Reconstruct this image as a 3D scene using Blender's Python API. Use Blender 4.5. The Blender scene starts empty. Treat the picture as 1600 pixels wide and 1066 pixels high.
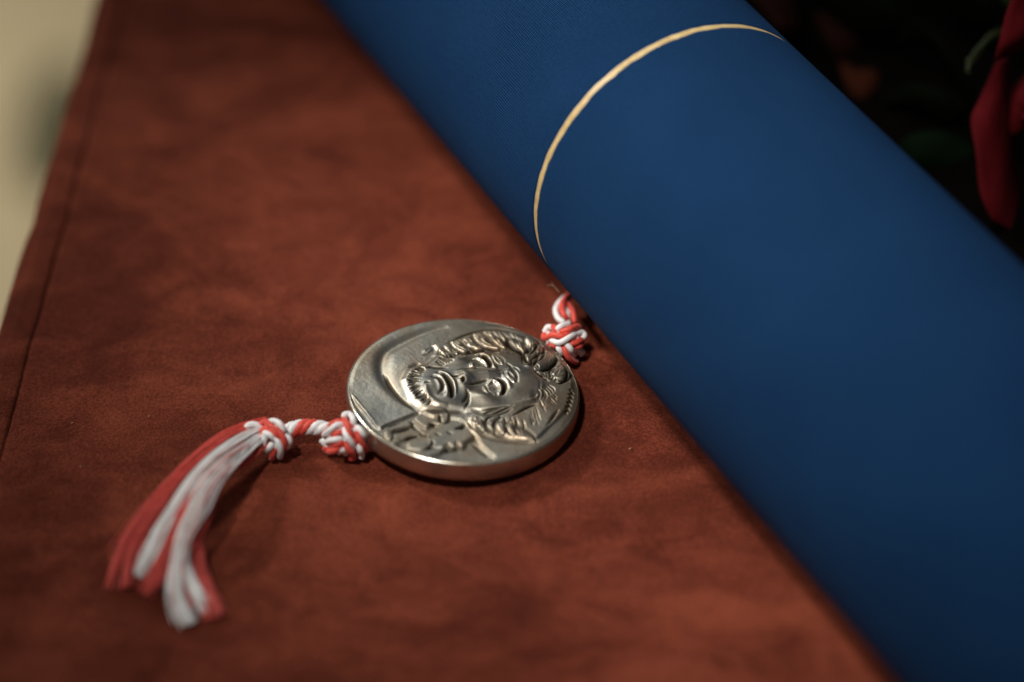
import bpy, bmesh, math, random
import numpy as np
from mathutils import Vector, Matrix, noise as mnoise

random.seed(7); rng = np.random.default_rng(7)
S = bpy.context.scene
COL = S.collection
R = math.radians

# ------------------------------------------------------------------ camera
CAM = np.array([0.01505, -0.65191, 0.57842]); PITCH = 0.702766; FPX = 4500.0
cd = bpy.data.cameras.new("camera"); cam = bpy.data.objects.new("camera", cd); COL.objects.link(cam)
cam.location = CAM; cam.rotation_euler = (math.pi/2 - PITCH, 0, 0)
cd.sensor_width = 36; cd.lens = FPX/1600*36; cd.clip_start = 0.01; cd.clip_end = 50
cd.dof.use_dof = True; cd.dof.focus_distance = 0.868; cd.dof.aperture_fstop = 2.7; cd.dof.aperture_blades = 0
S.camera = cam
# ------------------------------------------------------------------ room light (indoors)
W = bpy.data.worlds.new("World"); S.world = W; W.use_nodes = True
W.node_tree.nodes["Background"].inputs[0].default_value = (0.80, 0.83, 0.80, 1)
W.node_tree.nodes["Background"].inputs[1].default_value = 0.115
def lamp(name, loc, target, size, power, col, spread=180):
    l = bpy.data.lights.new(name, 'AREA'); l.shape = 'DISK'; l.size = size; l.energy = power; l.color = col; l.spread = R(spread)
    o = bpy.data.objects.new(name, l); COL.objects.link(o); o.location = loc
    o.rotation_euler = (Vector(target)-Vector(loc)).to_track_quat('-Z', 'Y').to_euler()
    return o
def spot(name, loc, target, radius, power, col, cone, blend):
    l = bpy.data.lights.new(name, 'SPOT'); l.shadow_soft_size = radius; l.energy = power; l.color = col; l.spot_size = R(cone); l.spot_blend = blend
    o = bpy.data.objects.new(name, l); COL.objects.link(o); o.location = loc
    o.rotation_euler = (Vector(target)-Vector(loc)).to_track_quat('-Z', 'Y').to_euler(); return o
spot("hall_spot", (-1.30, .85, 1.25), (0.02, .035, 0), .12, 116, (1.0, .94, .88), 10.6, 1.0)
spot("ceiling_spot", (-0.55, -0.70, 2.0), (0.085, .0, .04), .12, 165, (1.0, 0.95, 0.90), 12.8, 1.0)
lamp("added_back_fill", (-0.9, 2.5, 2.1), (0, 0, 0), 1.5, 1.8, (.92, .97, 1.0), 60)  # added fill for the medal's reflections, not a real window
lamp("added_floor_fill", (-1.1, 1.3, 1.3), (-.6, 1.1, -.74), 0.4, 2.4, (1.0, .91, .75), 50)  # added fill that brightens the floor; no such fixture is known
S.view_settings.view_transform = 'Standard'; S.view_settings.look = 'None'
S.view_settings.gamma = 1; S.view_settings.use_curve_mapping = False; S.view_settings.exposure = 0.0

# ------------------------------------------------------------------ helpers
FW = np.array([0, math.cos(PITCH), -math.sin(PITCH)]); UP = np.array([0, math.sin(PITCH), math.cos(PITCH)]); RT = np.array([1., 0, 0])
def ray(x, y):
    d = FW + RT*((x-800)/FPX) - UP*((y-533)/FPX)
    return d/np.linalg.norm(d)
def on_z(x, y, z):                       # a point of the place at height z
    d = ray(x, y); return CAM + d*((z-CAM[2])/d[2])
def at_depth(x, y, dep):                 # a point at a given distance from the lens plane
    d = ray(x, y); return CAM + d*(dep/(d@FW))
def tag(o, label=None, cat=None, group=None, kind=None):
    if label: o["label"] = label
    if cat: o["category"] = cat
    if group: o["group"] = group
    if kind: o["kind"] = kind
    return o
def empty(name, loc, label, cat, group=None):
    o = bpy.data.objects.new(name, None); COL.objects.link(o); o.location = loc; o.empty_display_size = 0.01
    return tag(o, label, cat, group)
def mesh_obj(name, verts, faces, mat, parent=None, smooth=True, uv=None):
    me = bpy.data.meshes.new(name)
    v = np.asarray(verts, float)
    if parent is not None: v = v - np.array(parent_origin(parent))
    me.from_pydata(v.tolist(), [], faces if isinstance(faces, list) else faces.tolist())
    if smooth: me.polygons.foreach_set("use_smooth", [True]*len(me.polygons))
    if uv is not None:
        l = me.uv_layers.new(name="UVMap"); idx = np.empty(len(me.loops), int); me.loops.foreach_get("vertex_index", idx)
        l.data.foreach_set("uv", np.asarray(uv, float)[idx].ravel())
    me.materials.append(mat); me.update()
    o = bpy.data.objects.new(name, me); COL.objects.link(o)
    if parent is not None: o.parent = parent
    return o
def parent_origin(p):
    q = np.array(p.location)
    while p.parent is not None:
        p = p.parent; q = q + np.array(p.location)
    return q
def grid_faces(nu, nv, closed_u=False):
    f = []
    for i in range(nu if closed_u else nu-1):
        a = i*nv; b = ((i+1) % nu)*nv
        for j in range(nv-1): f.append((a+j, b+j, b+j+1, a+j+1))
    return f
def crom(P, n=6):
    P = np.asarray(P, float)
    if len(P) < 3: return np.array([P[0]+(P[-1]-P[0])*t for t in np.linspace(0, 1, n*2+1)])
    Q = np.vstack([2*P[0]-P[1], P, 2*P[-1]-P[-2]]); out = []
    for i in range(len(P)-1):
        a, b, c, d = Q[i:i+4]
        for t in np.linspace(0, 1, n, endpoint=False):
            out.append(.5*((2*b)+(c-a)*t+(2*a-5*b+4*c-d)*t*t+(3*b-a-3*c+d)*t**3))
    out.append(P[-1]); return np.array(out)
def tube_geo(path, rad, sides=10, cap=True, flat=1.0, lobes=0, twist=0):
    P = np.asarray(path); n = len(P); T = np.gradient(P, axis=0); T /= np.linalg.norm(T, axis=1)[:, None]+1e-12
    rad = np.broadcast_to(np.asarray(rad, float), (n,))
    ref = np.array([0, 0, 1.]) if abs(T[0][2]) < .9 else np.array([1., 0, 0])
    N = ref-T[0]*(ref@T[0]); N /= np.linalg.norm(N); V = []; L = 0
    for i in range(n):
        N = N-T[i]*(N@T[i]); N /= np.linalg.norm(N); B = np.cross(T[i], N)
        if i: L += np.linalg.norm(P[i]-P[i-1])
        for k in range(sides):
            a = 2*math.pi*k/sides
            rr = rad[i]*(1+(.09*math.cos(lobes*a+twist*L) if lobes else 0))
            V.append(P[i]+rr*(math.cos(a)*N*flat+math.sin(a)*B))
    F = []
    for i in range(n-1):
        for k in range(sides):
            k2 = (k+1) % sides
            F.append((i*sides+k, i*sides+k2, (i+1)*sides+k2, (i+1)*sides+k))
    if cap:
        F.append(tuple(range(sides))[::-1]); F.append(tuple((n-1)*sides+k for k in range(sides)))
    return V, F

# ------------------------------------------------------------------ materials
def new_mat(name):
    m = bpy.data.materials.new(name); m.use_nodes = True
    nt = m.node_tree; b = nt.nodes["Principled BSDF"]
    return m, nt, b
def nd(nt, t, **kw):
    n = nt.nodes.new(t)
    for k, v in kw.items():
        if k in n.inputs: n.inputs[k].default_value = v
        else: setattr(n, k, v)
    return n
def ramp(nt, stops):
    n = nt.nodes.new("ShaderNodeValToRGB"); cr = n.color_ramp
    while len(cr.elements) < len(stops): cr.elements.new(.5)
    for e, (p, c) in zip(cr.elements, stops): e.position = p; e.color = (*c, 1)
    return n
def lk(nt, a, ao, b, bi): nt.links.new(a.outputs[ao], b.inputs[bi])

def mat_velvet():
    m, nt, b = new_mat("rust_velvet"); tc = nd(nt, "ShaderNodeTexCoord")
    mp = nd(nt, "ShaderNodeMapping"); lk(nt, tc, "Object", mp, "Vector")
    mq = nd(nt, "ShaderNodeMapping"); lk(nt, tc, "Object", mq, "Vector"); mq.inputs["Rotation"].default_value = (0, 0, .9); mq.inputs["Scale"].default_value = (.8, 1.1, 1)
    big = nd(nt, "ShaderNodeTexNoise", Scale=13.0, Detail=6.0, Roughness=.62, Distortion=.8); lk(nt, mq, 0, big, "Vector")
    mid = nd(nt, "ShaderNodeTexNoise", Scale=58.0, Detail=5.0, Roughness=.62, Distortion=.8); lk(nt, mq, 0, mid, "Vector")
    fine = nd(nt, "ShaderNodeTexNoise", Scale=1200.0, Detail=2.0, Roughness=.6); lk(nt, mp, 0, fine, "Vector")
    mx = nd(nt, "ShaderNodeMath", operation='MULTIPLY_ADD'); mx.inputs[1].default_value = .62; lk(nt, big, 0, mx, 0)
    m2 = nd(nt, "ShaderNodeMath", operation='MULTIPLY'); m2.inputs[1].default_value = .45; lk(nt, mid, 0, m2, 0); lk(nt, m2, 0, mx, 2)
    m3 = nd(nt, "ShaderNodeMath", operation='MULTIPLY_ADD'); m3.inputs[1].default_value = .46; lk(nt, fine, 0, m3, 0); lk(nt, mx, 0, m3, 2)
    rp = ramp(nt, [(.50, (.042, .0080, .0047)), (.70, (.100, .0194, .0100)), (.93, (.235, .053, .027))])  # light and dark of the brushed pile put into the base colour
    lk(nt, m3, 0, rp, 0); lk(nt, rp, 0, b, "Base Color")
    b.inputs["Roughness"].default_value = .95; b.inputs["Specular IOR Level"].default_value = .08
    b.inputs["Sheen Weight"].default_value = .12; b.inputs["Sheen Roughness"].default_value = .5
    b.inputs["Sheen Tint"].default_value = (.9, .32, .2, 1)
    bp = nd(nt, "ShaderNodeBump", Strength=.8, Distance=.0005); lk(nt, fine, 0, bp, "Height")
    b2 = nd(nt, "ShaderNodeBump", Strength=.5, Distance=.0022); lk(nt, mid, 0, b2, "Height"); lk(nt, bp, 0, b2, "Normal")
    lk(nt, b2, 0, b, "Normal"); return m
def mat_linen():
    m, nt, b = new_mat("blue_bookcloth"); uv = nd(nt, "ShaderNodeUVMap")
    sx = nd(nt, "ShaderNodeSeparateXYZ"); lk(nt, uv, 0, sx, 0)
    wob = nd(nt, "ShaderNodeTexNoise", Scale=60.0, Detail=2.0); lk(nt, uv, 0, wob, "Vector")
    def wave(axis, pitch):
        a = nd(nt, "ShaderNodeMath", operation='MULTIPLY_ADD'); a.inputs[1].default_value = 2*math.pi/pitch; lk(nt, sx, axis, a, 0)
        w = nd(nt, "ShaderNodeMath", operation='MULTIPLY'); w.inputs[1].default_value = 2.5; lk(nt, wob, 0, w, 0); lk(nt, w, 0, a, 2)
        s = nd(nt, "ShaderNodeMath", operation='SINE'); lk(nt, a, 0, s, 0); return s
    s1 = wave("X", .00078); s2 = wave("Y", .00070)
    pr = nd(nt, "ShaderNodeMath", operation='MULTIPLY_ADD'); lk(nt, s1, 0, pr, 0); pr.inputs[1].default_value = .45; lk(nt, s2, 0, pr, 2)
    slub = nd(nt, "ShaderNodeTexNoise", Scale=900.0, Detail=2.0); lk(nt, uv, 0, slub, "Vector")
    ad = nd(nt, "ShaderNodeMath", operation='MULTIPLY_ADD'); lk(nt, slub, 0, ad, 0); ad.inputs[1].default_value = 1.4; lk(nt, pr, 0, ad, 2)
    mr = nd(nt, "ShaderNodeMapRange"); mr.inputs[1].default_value = -.9; mr.inputs[2].default_value = 2.3; lk(nt, ad, 0, mr, 0)
    rp = ramp(nt, [(0, (.0022, .0175, .072)), (.5, (.0095, .066, .205)), (1, (.034, .150, .380))]); lk(nt, mr, 0, rp, 0)
    big = nd(nt, "ShaderNodeTexNoise", Scale=28.0, Detail=3.0); lk(nt, uv, 0, big, "Vector")
    br = ramp(nt, [(.3, (.86, .88, .9)), (.7, (1.08, 1.05, 1.03))]); lk(nt, big, 0, br, 0)
    mu = nd(nt, "ShaderNodeMix", data_type='RGBA', blend_type='MULTIPLY'); mu.inputs[0].default_value = 1
    nt.links.new(rp.outputs[0], mu.inputs[6]); nt.links.new(br.outputs[0], mu.inputs[7]); nt.links.new(mu.outputs[2], b.inputs["Base Color"])
    b.inputs["Roughness"].default_value = .8; b.inputs["Specular IOR Level"].default_value = .10
    b.inputs["Sheen Weight"].default_value = .0; b.inputs["Sheen Roughness"].default_value = .4; b.inputs["Sheen Tint"].default_value = (.4, .6, 1, 1)
    bp = nd(nt, "ShaderNodeBump", Strength=1.0, Distance=.0004); lk(nt, ad, 0, bp, "Height"); lk(nt, bp, 0, b, "Normal"); return m
def mat_metal(name="tarnished_silver", metallic=1.0, extra=0.0):
    m, nt, b = new_mat(name); tc = nd(nt, "ShaderNodeTexCoord")
    n1 = nd(nt, "ShaderNodeTexNoise", Scale=48.0, Detail=5.0, Roughness=.6, Distortion=.6); lk(nt, tc, "Object", n1, "Vector")
    n2 = nd(nt, "ShaderNodeTexNoise", Scale=1100.0, Detail=3.0, Roughness=.7); lk(nt, tc, "Object", n2, "Vector")
    rp = ramp(nt, [(.34, (.40, .39, .345)), (.5, (.57, .51, .40)), (.64, (.46, .36, .25))]); lk(nt, n1, 0, rp, 0)
    at = nd(nt, "ShaderNodeAttribute", attribute_name="patina")
    sp = nd(nt, "ShaderNodeMapRange"); sp.inputs[1].default_value = .60; sp.inputs[2].default_value = .74; lk(nt, n2, 0, sp, 0)
    spm = nd(nt, "ShaderNodeMath", operation='MULTIPLY'); lk(nt, sp, 0, spm, 0)
    pit = nd(nt, "ShaderNodeAttribute", attribute_name="pitting"); lk(nt, pit, "Fac", spm, 1)
    mxp = nd(nt, "ShaderNodeMath", operation='MAXIMUM'); lk(nt, spm, 0, mxp, 0); lk(nt, at, "Fac", mxp, 1)
    mu = nd(nt, "ShaderNodeMix", data_type='RGBA'); lk(nt, mxp, 0, mu, 0)
    nt.links.new(rp.outputs[0], mu.inputs[6]); mu.inputs[7].default_value = (.018, .013, .007, 1); nt.links.new(mu.outputs[2], b.inputs["Base Color"])
    b.inputs["Metallic"].default_value = metallic
    rr = nd(nt, "ShaderNodeMapRange"); rr.inputs[3].default_value = .32+extra; rr.inputs[4].default_value = .44+extra; lk(nt, n1, 0, rr, 0)
    ra = nd(nt, "ShaderNodeMath", operation='MULTIPLY_ADD'); lk(nt, mxp, 0, ra, 0); ra.inputs[1].default_value = .4; lk(nt, rr, 0, ra, 2); lk(nt, ra, 0, b, "Roughness")
    bp = nd(nt, "ShaderNodeBump", Strength=.22, Distance=.00012); lk(nt, n2, 0, bp, "Height"); lk(nt, bp, 0, b, "Normal"); return m
def mat_thread(name, c0, c1, rough=.5, scale=900, sss=0.0, sheen=.3):
    m, nt, b = new_mat(name); tc = nd(nt, "ShaderNodeTexCoord")
    n = nd(nt, "ShaderNodeTexNoise", Scale=float(scale), Detail=3.0); lk(nt, tc, "Object", n, "Vector")
    rp = ramp(nt, [(.3, c0), (.7, c1)]); lk(nt, n, 0, rp, 0); lk(nt, rp, 0, b, "Base Color")
    b.inputs["Roughness"].default_value = rough; b.inputs["Specular IOR Level"].default_value = .35
    b.inputs["Sheen Weight"].default_value = sheen; b.inputs["Sheen Roughness"].default_value = .35
    bp = nd(nt, "ShaderNodeBump", Strength=.35, Distance=.0002); lk(nt, n, 0, bp, "Height"); lk(nt, bp, 0, b, "Normal"); return m
def mat_simple(name, c0, c1, rough, scale, spec=.3, bump=.2, dist=.001):
    m, nt, b = new_mat(name); tc = nd(nt, "ShaderNodeTexCoord")
    n = nd(nt, "ShaderNodeTexNoise", Scale=float(scale), Detail=4.0); lk(nt, tc, "Object", n, "Vector")
    rp = ramp(nt, [(.3, c0), (.7, c1)]); lk(nt, n, 0, rp, 0); lk(nt, rp, 0, b, "Base Color")
    b.inputs["Roughness"].default_value = rough; b.inputs["Specular IOR Level"].default_value = spec
    bp = nd(nt, "ShaderNodeBump", Strength=bump, Distance=dist); lk(nt, n, 0, bp, "Height"); lk(nt, bp, 0, b, "Normal"); return m
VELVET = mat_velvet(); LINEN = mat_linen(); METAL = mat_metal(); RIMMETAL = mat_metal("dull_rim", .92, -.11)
RED = mat_thread("red_thread", (.66, .062, .042), (.80, .10, .066)); WHITE = mat_thread("white_thread", (.84, .83, .82), (.92, .91, .90))
GOLD = mat_simple("gold_card", (.58, .41, .16), (.78, .59, .28), .42, 350, .5, .3, .0003)
FLOOR = mat_simple("beige_floor", (.56, .475, .31), (.62, .525, .345), .6, 3)
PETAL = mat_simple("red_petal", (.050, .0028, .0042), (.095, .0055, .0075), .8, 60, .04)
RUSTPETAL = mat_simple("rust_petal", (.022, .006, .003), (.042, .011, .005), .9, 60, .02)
LEAF = mat_simple("dark_leaf", (.0012, .002, .0008), (.0022, .0035, .0014), .9, 80, .02)  # near-black, so the shade behind the tube sits in the leaf colour
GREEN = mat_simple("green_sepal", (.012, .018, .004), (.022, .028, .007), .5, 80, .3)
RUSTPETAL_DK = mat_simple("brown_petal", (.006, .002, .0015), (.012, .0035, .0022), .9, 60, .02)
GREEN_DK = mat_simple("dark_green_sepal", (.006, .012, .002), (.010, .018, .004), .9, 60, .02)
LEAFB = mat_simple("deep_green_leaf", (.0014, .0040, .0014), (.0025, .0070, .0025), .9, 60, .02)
BLACK = mat_simple("shade_black", (.0012, .0009, .0008), (.002, .0014, .0011), .95, 60, .01)  # colour of the sheet that replaces deep shade

# ------------------------------------------------------------------ setting: floor far below the table
FZ = -0.74
fl = mesh_obj("floor", [(-5, -4, FZ), (5, -4, FZ), (5, 6, FZ), (-5, 6, FZ)], [(0, 1, 2, 3)], FLOOR, smooth=False); tag(fl, kind="structure")

c = on_z(88, 195, FZ+.004); st = []
for k in range(40):
    a = 2*math.pi*k/40; r = 1+.18*mnoise.noise(Vector((math.cos(a)*1.7, math.sin(a)*1.7, 2)))
    st.append((c[0]+.030*r*math.cos(a), c[1]+.085*r*math.sin(a), FZ+.004))
tag(mesh_obj("floor_patch", st, [tuple(range(40))], mat_simple("grey_green_patch", (.10, .092, .052), (.14, .13, .075), .7, 20), smooth=False), kind="structure")  # flat irregular grey-green patch just above the floor
# ------------------------------------------------------------------ velvet covering
PS = 1.521463; EA = np.array([math.cos(PS), math.sin(PS)]); EM = np.array([-EA[1], EA[0]])
QE, QS = 0.1470, 0.1354
cloth = empty("table_covering", (0, 0, 0), "rust-red velvet covering with a stitched seam along the table edge", "tablecloth")
DENTS = []
for px_, py_, am, rx, ry in ((845, 975, .0011, .004, .0035), (415, 850, -.0010, .006, .006), (1065, 862, -.0009, .006, .005), (975, 870, .0006, .008, .006), (235, 100, -.0012, .012, .022), (430, 170, -.0009, .010, .012),
                             (300, 330, .0008, .016, .016), (480, 300, .0008, .020, .020), (520, 930, -.0007, .012, .010), (700, 1000, .0006, .015, .010), (120, 830, -.0008, .015, .02), (990, 700, -.0006, .004, .003), (1075, 720, -.0008, .005, .004), (640, 420, -.0006, .02, .008)):
    p_ = on_z(px_, py_, 0); DENTS.append((p_[0], p_[1], am, rx, ry))
CREASES = [[tuple(on_z(x_, y_, 0)[:2]) for x_, y_ in L_] for L_ in ([(1060, 985), (1085, 945), (1150, 912), (1260, 890)], [(380, 470), (470, 450), (560, 452)], [(560, 560), (450, 590), (330, 640)], [(740, 850), (900, 810), (1010, 830)])]
def relief_cloth(x, y):
    v = Vector((x, y, 0))
    h = .0011*mnoise.noise(v*13) + .0006*mnoise.noise(v*34+Vector((3, 1, 0))) + .00022*mnoise.noise(v*90+Vector((7, 2, 0)))
    for cx, cy, am, rx, ry in DENTS:
        q = ((x-cx)/rx)**2+((y-cy)/ry)**2
        if q < 6: h += am*math.exp(-q)
    for P in CREASES:
        for (ax, ay), (bx, by) in zip(P[:-1], P[1:]):
            ex, ey = bx-ax, by-ay; t = max(0, min(1, ((x-ax)*ex+(y-ay)*ey)/(ex*ex+ey*ey))); d2 = (x-ax-t*ex)**2+(y-ay-t*ey)**2
            if d2 < .0001: h += .00055*math.exp(-d2/.0024**2)*min(1, 4*(1-abs(2*t-1))+.6)
    return h
def cloth_pt(a, q, z, damp=1.0):
    p = EA*a+EM*q
    return (p[0], p[1], z+damp*relief_cloth(p[0], p[1]))
# top panel: ends in a turned-down lip at the seam
A = np.concatenate([np.linspace(-.55, -.27, 10), np.linspace(-.26, .42, 220), np.linspace(.43, 1.15, 24)])
Q = np.concatenate([np.linspace(-1.0, -.32, 20), np.linspace(-.31, .1320, 170), QS-np.array([.0026, .0020, .0014, .0009, .0005, .0002, .0])])
def seam_wob(a): return .0004*mnoise.noise(Vector((a*30, 5, 0)))+.00025*mnoise.noise(Vector((a*110, 9, 0)))
V = []
for a in A:
    for q in Q:
        u = QS-q; dz = -.0006*math.exp(-(u/.0006)**2) + .0002*math.exp(-((u-.0026)/.0016)**2)
        pk = .00045*mnoise.noise(Vector((a*160, 2, 0)))*math.exp(-(u/.006)**2)
        V.append(cloth_pt(a, q+seam_wob(a)*math.exp(-u/.02), dz+pk))
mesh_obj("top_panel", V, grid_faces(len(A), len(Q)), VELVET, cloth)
prof = [(QS+o, z) for o, z in ((0, -.0005), (.0002, -.0001), (.0005, .0003), (.0010, .0005), (.0019, .0006), (.003, .0006), (.0045, .0006), (.006, .0005), (.0075, .0005))]
rr = .0042
prof += [(QE-rr+rr*math.sin(t), .0004-rr+rr*math.cos(t)) for t in np.linspace(0, math.pi/2, 9)]
prof += [(QE+.0006+.008*s, -.0045-.72*s) for s in np.linspace(.01, 1, 14)]
V = []
for a in A:
    for q, z in prof:
        k = max(0, min(1, -z/.05)); pk = .0006*mnoise.noise(Vector((a*70, 4, 0)))*math.exp(-((q-QS-.006)/.006)**2)
        sw = k*.012*math.sin(a*21+1.5*math.sin(a*7)) + .0005*mnoise.noise(Vector((a*40, 8, 0)))
        V.append(cloth_pt(a, q+sw+seam_wob(a), z+pk, 1.0 if z > -.01 else 0))
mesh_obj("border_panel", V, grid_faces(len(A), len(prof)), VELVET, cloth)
# loose lint specks on the pile
for i, (x, y, s) in enumerate([(233, 651, .16), (113, 662, .12), (126, 730, .12), (985, 702, .22)]):
    p = on_z(x, y, .0003+relief_cloth(*on_z(x, y, 0)[:2])); a = random.uniform(0, 3)
    d = np.array([math.cos(a), math.sin(a), 0])*.0007*s*3
    v, f = tube_geo(crom([p-d, p+np.array([0, 0, .0004]), p+d+np.array([0, .0003, 0])], 3), .00010, 5)
    mesh_obj("lint", v, f, GOLD, cloth)

# ------------------------------------------------------------------ blue document tube
TR, PHI, OFF, SR = .0503, 2.051267, -.083067, .01575
TD = np.array([math.cos(PHI), math.sin(PHI), 0]); TN = np.array([-math.sin(PHI), math.cos(PHI), 0]); TP = TN*OFF+np.array([0, 0, TR+.0004])
tube = empty("document_tube", tuple(TP-np.array([0, 0, TR])), "large blue cloth-covered document tube with a gold joint line lying across the velvet", "tube")
def lathe(profile, seg, wob=0.0, seed=0):
    V = []; UV = []
    for k in range(seg+1):
        a = 2*math.pi*k/seg
        for i, (s, r, e) in enumerate(profile):
            ds = wob*e*(mnoise.noise(Vector((math.cos(a)*9, math.sin(a)*9, seed)))+.6*mnoise.noise(Vector((math.cos(a)*28, math.sin(a)*28, seed+3))))
            r2 = r
            V.append(TP+TD*(s+ds)+r2*(math.cos(a)*TN+np.array([0, 0, math.sin(a)]))); UV.append((a*TR, s))
    return V, grid_faces(seg+1, len(profile)), UV
G = .00078
def sec(s0, s1, sgn):       # from joint end to far end
    pr = [(s0, TR-.0024, 1), (s0, TR-.0011, 1), (s0+sgn*.00018, TR-.0005, 1), (s0+sgn*.0006, TR-.00012, 1), (s0+sgn*.0013, TR, .8)]
    pr += [(s0+(s1-s0)*t, TR, 0) for t in np.linspace(.03, .985, 40)]
    pr += [(s1-sgn*.002, TR, 0), (s1-sgn*.0006, TR-.0004, 0), (s1, TR-.0016, 0), (s1, TR-.02, 0), (s1, .0002, 0)]
    return pr
v, f, uv = lathe(sec(SR-G, SR-.46, -1), 256, .00040, 1); mesh_obj("tube_body", v, f, LINEN, tube, uv=uv)
v, f, uv = lathe(sec(SR+G, SR+.30, 1), 256, .00034, 11); mesh_obj("tube_cap", v, f, LINEN, tube, uv=uv)
v, f, uv = lathe([(SR-.02, TR-.00125, 0), (SR-.004, TR-.0006, 0), (SR, TR-.00032, 0), (SR+.004, TR-.0006, 0), (SR+.02, TR-.00125, 0)], 256)
mesh_obj("gold_band", v, f, GOLD, tube, uv=uv)
TAN = mat_simple('tan_thread', (.30, .20, .13), (.38, .26, .17), .8, 300)
def frayed(pts, dep, r, name, mat=TAN):
    P = [at_depth(x, y, dep) for x, y in pts]
    v, f = tube_geo(crom(P, 5), r, 5); mesh_obj(name, v, f, mat, tube)
frayed([(874, 457), (868, 450), (862, 446), (855, 446)], .889, .00011, "loose_thread")
frayed([(874, 458), (867, 449), (863, 444), (862, 441)], .889, .00008, "loose_thread")

# ------------------------------------------------------------------ silver medal
MR, MT = .035, .00736
ca, sa, cb, sb = math.cos(-.0447426), math.sin(-.0447426), math.cos(.0590875), math.sin(.0590875)
MM = np.array([[cb, 0, sb], [0, 1, 0], [-sb, 0, cb]]) @ np.array([[1, 0, 0], [0, ca, -sa], [0, sa, ca]])
dv = CAM/np.linalg.norm(CAM); MO = dv*(.0021/dv[2])
medal = empty("medal", tuple(MO), "round tarnished silver medal with a portrait relief lying on the velvet", "medal")
medal.rotation_euler = Matrix(MM.tolist()).to_euler()
def local_mesh(name, V, F, mat, parent):
    me = bpy.data.meshes.new(name); me.from_pydata(np.asarray(V).tolist(), [], F if isinstance(F, list) else F.tolist())
    me.polygons.foreach_set("use_smooth", [True]*len(me.polygons)); me.materials.append(mat); me.update()
    o = bpy.data.objects.new(name, me); COL.objects.link(o); o.parent = parent; return o
def to_mm(x, y, h=.0006):          # a spot seen on the medal -> millimetres on its face
    o = MM.T@(CAM-MO); d = MM.T@ray(x, y); t = (MT+h-o[2])/d[2]; p = o+d*t; return p[:2]*1000
pr = [(0, 0), (.030, 0), (.0340, .0001), (.0346, .0005), (.03488, .0012), (.03503, .0024), (.03508, .0038), (.03503, .0053), (.03498, .0063), (.03496, .0066), (.03491, .00668), (.03443, .00706), (.03436, .00709), (.03432, .00708), (.03428, .0066), (.0342, .0050)]
V = []; n = 360
for k in range(n):
    a = 2*math.pi*k/n
    w = 1+.0016*mnoise.noise(Vector((math.cos(a)*2.2, math.sin(a)*2.2, 1)))
    for r, z in pr:
        dz = .00009*mnoise.noise(Vector((math.cos(a)*7, math.sin(a)*7, z*300)))
        V.append((r*w*math.cos(a), r*w*math.sin(a), z+(dz if z > .004 else 0)))
local_mesh("rim", V, grid_faces(n, len(pr), True), RIMMETAL, medal)

# --- relief: a height map in millimetres over the face
STEP = .155; RM = 34.8; NG = int(2*RM/STEP)+1
gx = np.linspace(-RM, RM, NG); X, Y = np.meshgrid(gx, gx, indexing='ij')
Hm = np.zeros_like(X); PAT = np.zeros_like(X); PIT = np.zeros_like(X)
def cv(s, ox, oy, h=.0006): return lambda L: np.array([to_mm(ox+a/s, oy+b/s, h) for a, b in L])
Z1 = cv(3.552, 520, 470); Z2 = cv(7.617, 600, 500, .0012); Z3 = cv(7.617, 740, 500, .0008); Z4 = cv(7.273, 570, 620, .0004)
def window(P, pad):
    lo = P.min(0)-pad; hi = P.max(0)+pad
    i0, i1 = np.searchsorted(gx, [lo[0], hi[0]]); j0, j1 = np.searchsorted(gx, [lo[1], hi[1]])
    return slice(max(i0, 0), max(i1, 1)), slice(max(j0, 0), max(j1, 1))
def pdist(P, sl):
    x = X[sl]; y = Y[sl]; best = np.full(x.shape, 1e9); par = np.zeros(x.shape); side = np.zeros(x.shape); n = len(P)-1
    for i in range(n):
        a, b = P[i], P[i+1]; e = b-a; L = e@e+1e-9
        t = np.clip(((x-a[0])*e[0]+(y-a[1])*e[1])/L, 0, 1)
        d = np.hypot(x-a[0]-t*e[0], y-a[1]-t*e[1]); m = d < best
        best = np.where(m, d, best); par = np.where(m, (i+t)/n, par)
        side = np.where(m, np.sign(e[0]*(y-a[1])-e[1]*(x-a[0])), side)
    return best, par, side
def stroke(P, w, h, taper=.5, pat=0.0, pw=1.0, n=5):
    P = crom(P, n); ww = w*2.6+.3; sl = window(P, ww)
    d, t, s = pdist(P, sl); tp = np.clip(np.minimum(t, 1-t)/max(taper, 1e-3)*1.0, 0, 1)**.6 if taper else 1.0
    wl = w*(.45+.55*tp)
    g = np.exp(-(d/wl)**2)*tp; Hm[sl] += h*g
    if pat: PAT[sl] = np.maximum(PAT[sl], pat*np.exp(-(d/(wl*pw*1.4))**4)*np.minimum(1, tp*1.5))
def lock(P, w, h, taper=.4, skew=0.0, cut=.0, n=5, pat=.5):   # a rounded lobe with crisp sides
    P = crom(P, n); sl = window(P, w*1.6)
    d, t, s = pdist(P, sl); tp = np.clip(np.minimum(t, 1-t)/taper, 0, 1)**.5; wl = w*(.25+.75*tp)
    q = d/wl; g = np.clip(1-q*q, 0, 1)**.6
    Hm[sl] += h*g*(.6+.4*tp)*(1+skew*s*q)
    ring = np.exp(-((q-1.08)/.32)**2); Hm[sl] -= .3*h*ring
    if pat: PAT[sl] = np.maximum(PAT[sl]*(1-.9*np.clip(g*1.5, 0, 1)), min(1, pat*1.3)*ring)
def blob(c, rx, ry, ang, h, p=1.0, flat=False):
    c = np.asarray(c).ravel(); m = max(rx, ry)*(1.3 if flat else 3); sl = window(np.array([c]), m)
    ca, sa = math.cos(R(ang)), math.sin(R(ang)); x = X[sl]-c[0]; y = Y[sl]-c[1]
    q = ((x*ca+y*sa)/rx)**2+((-x*sa+y*ca)/ry)**2
    Hm[sl] += h*(np.clip(1-q, 0, 1)**p if flat else np.exp(-q**p))
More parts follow.
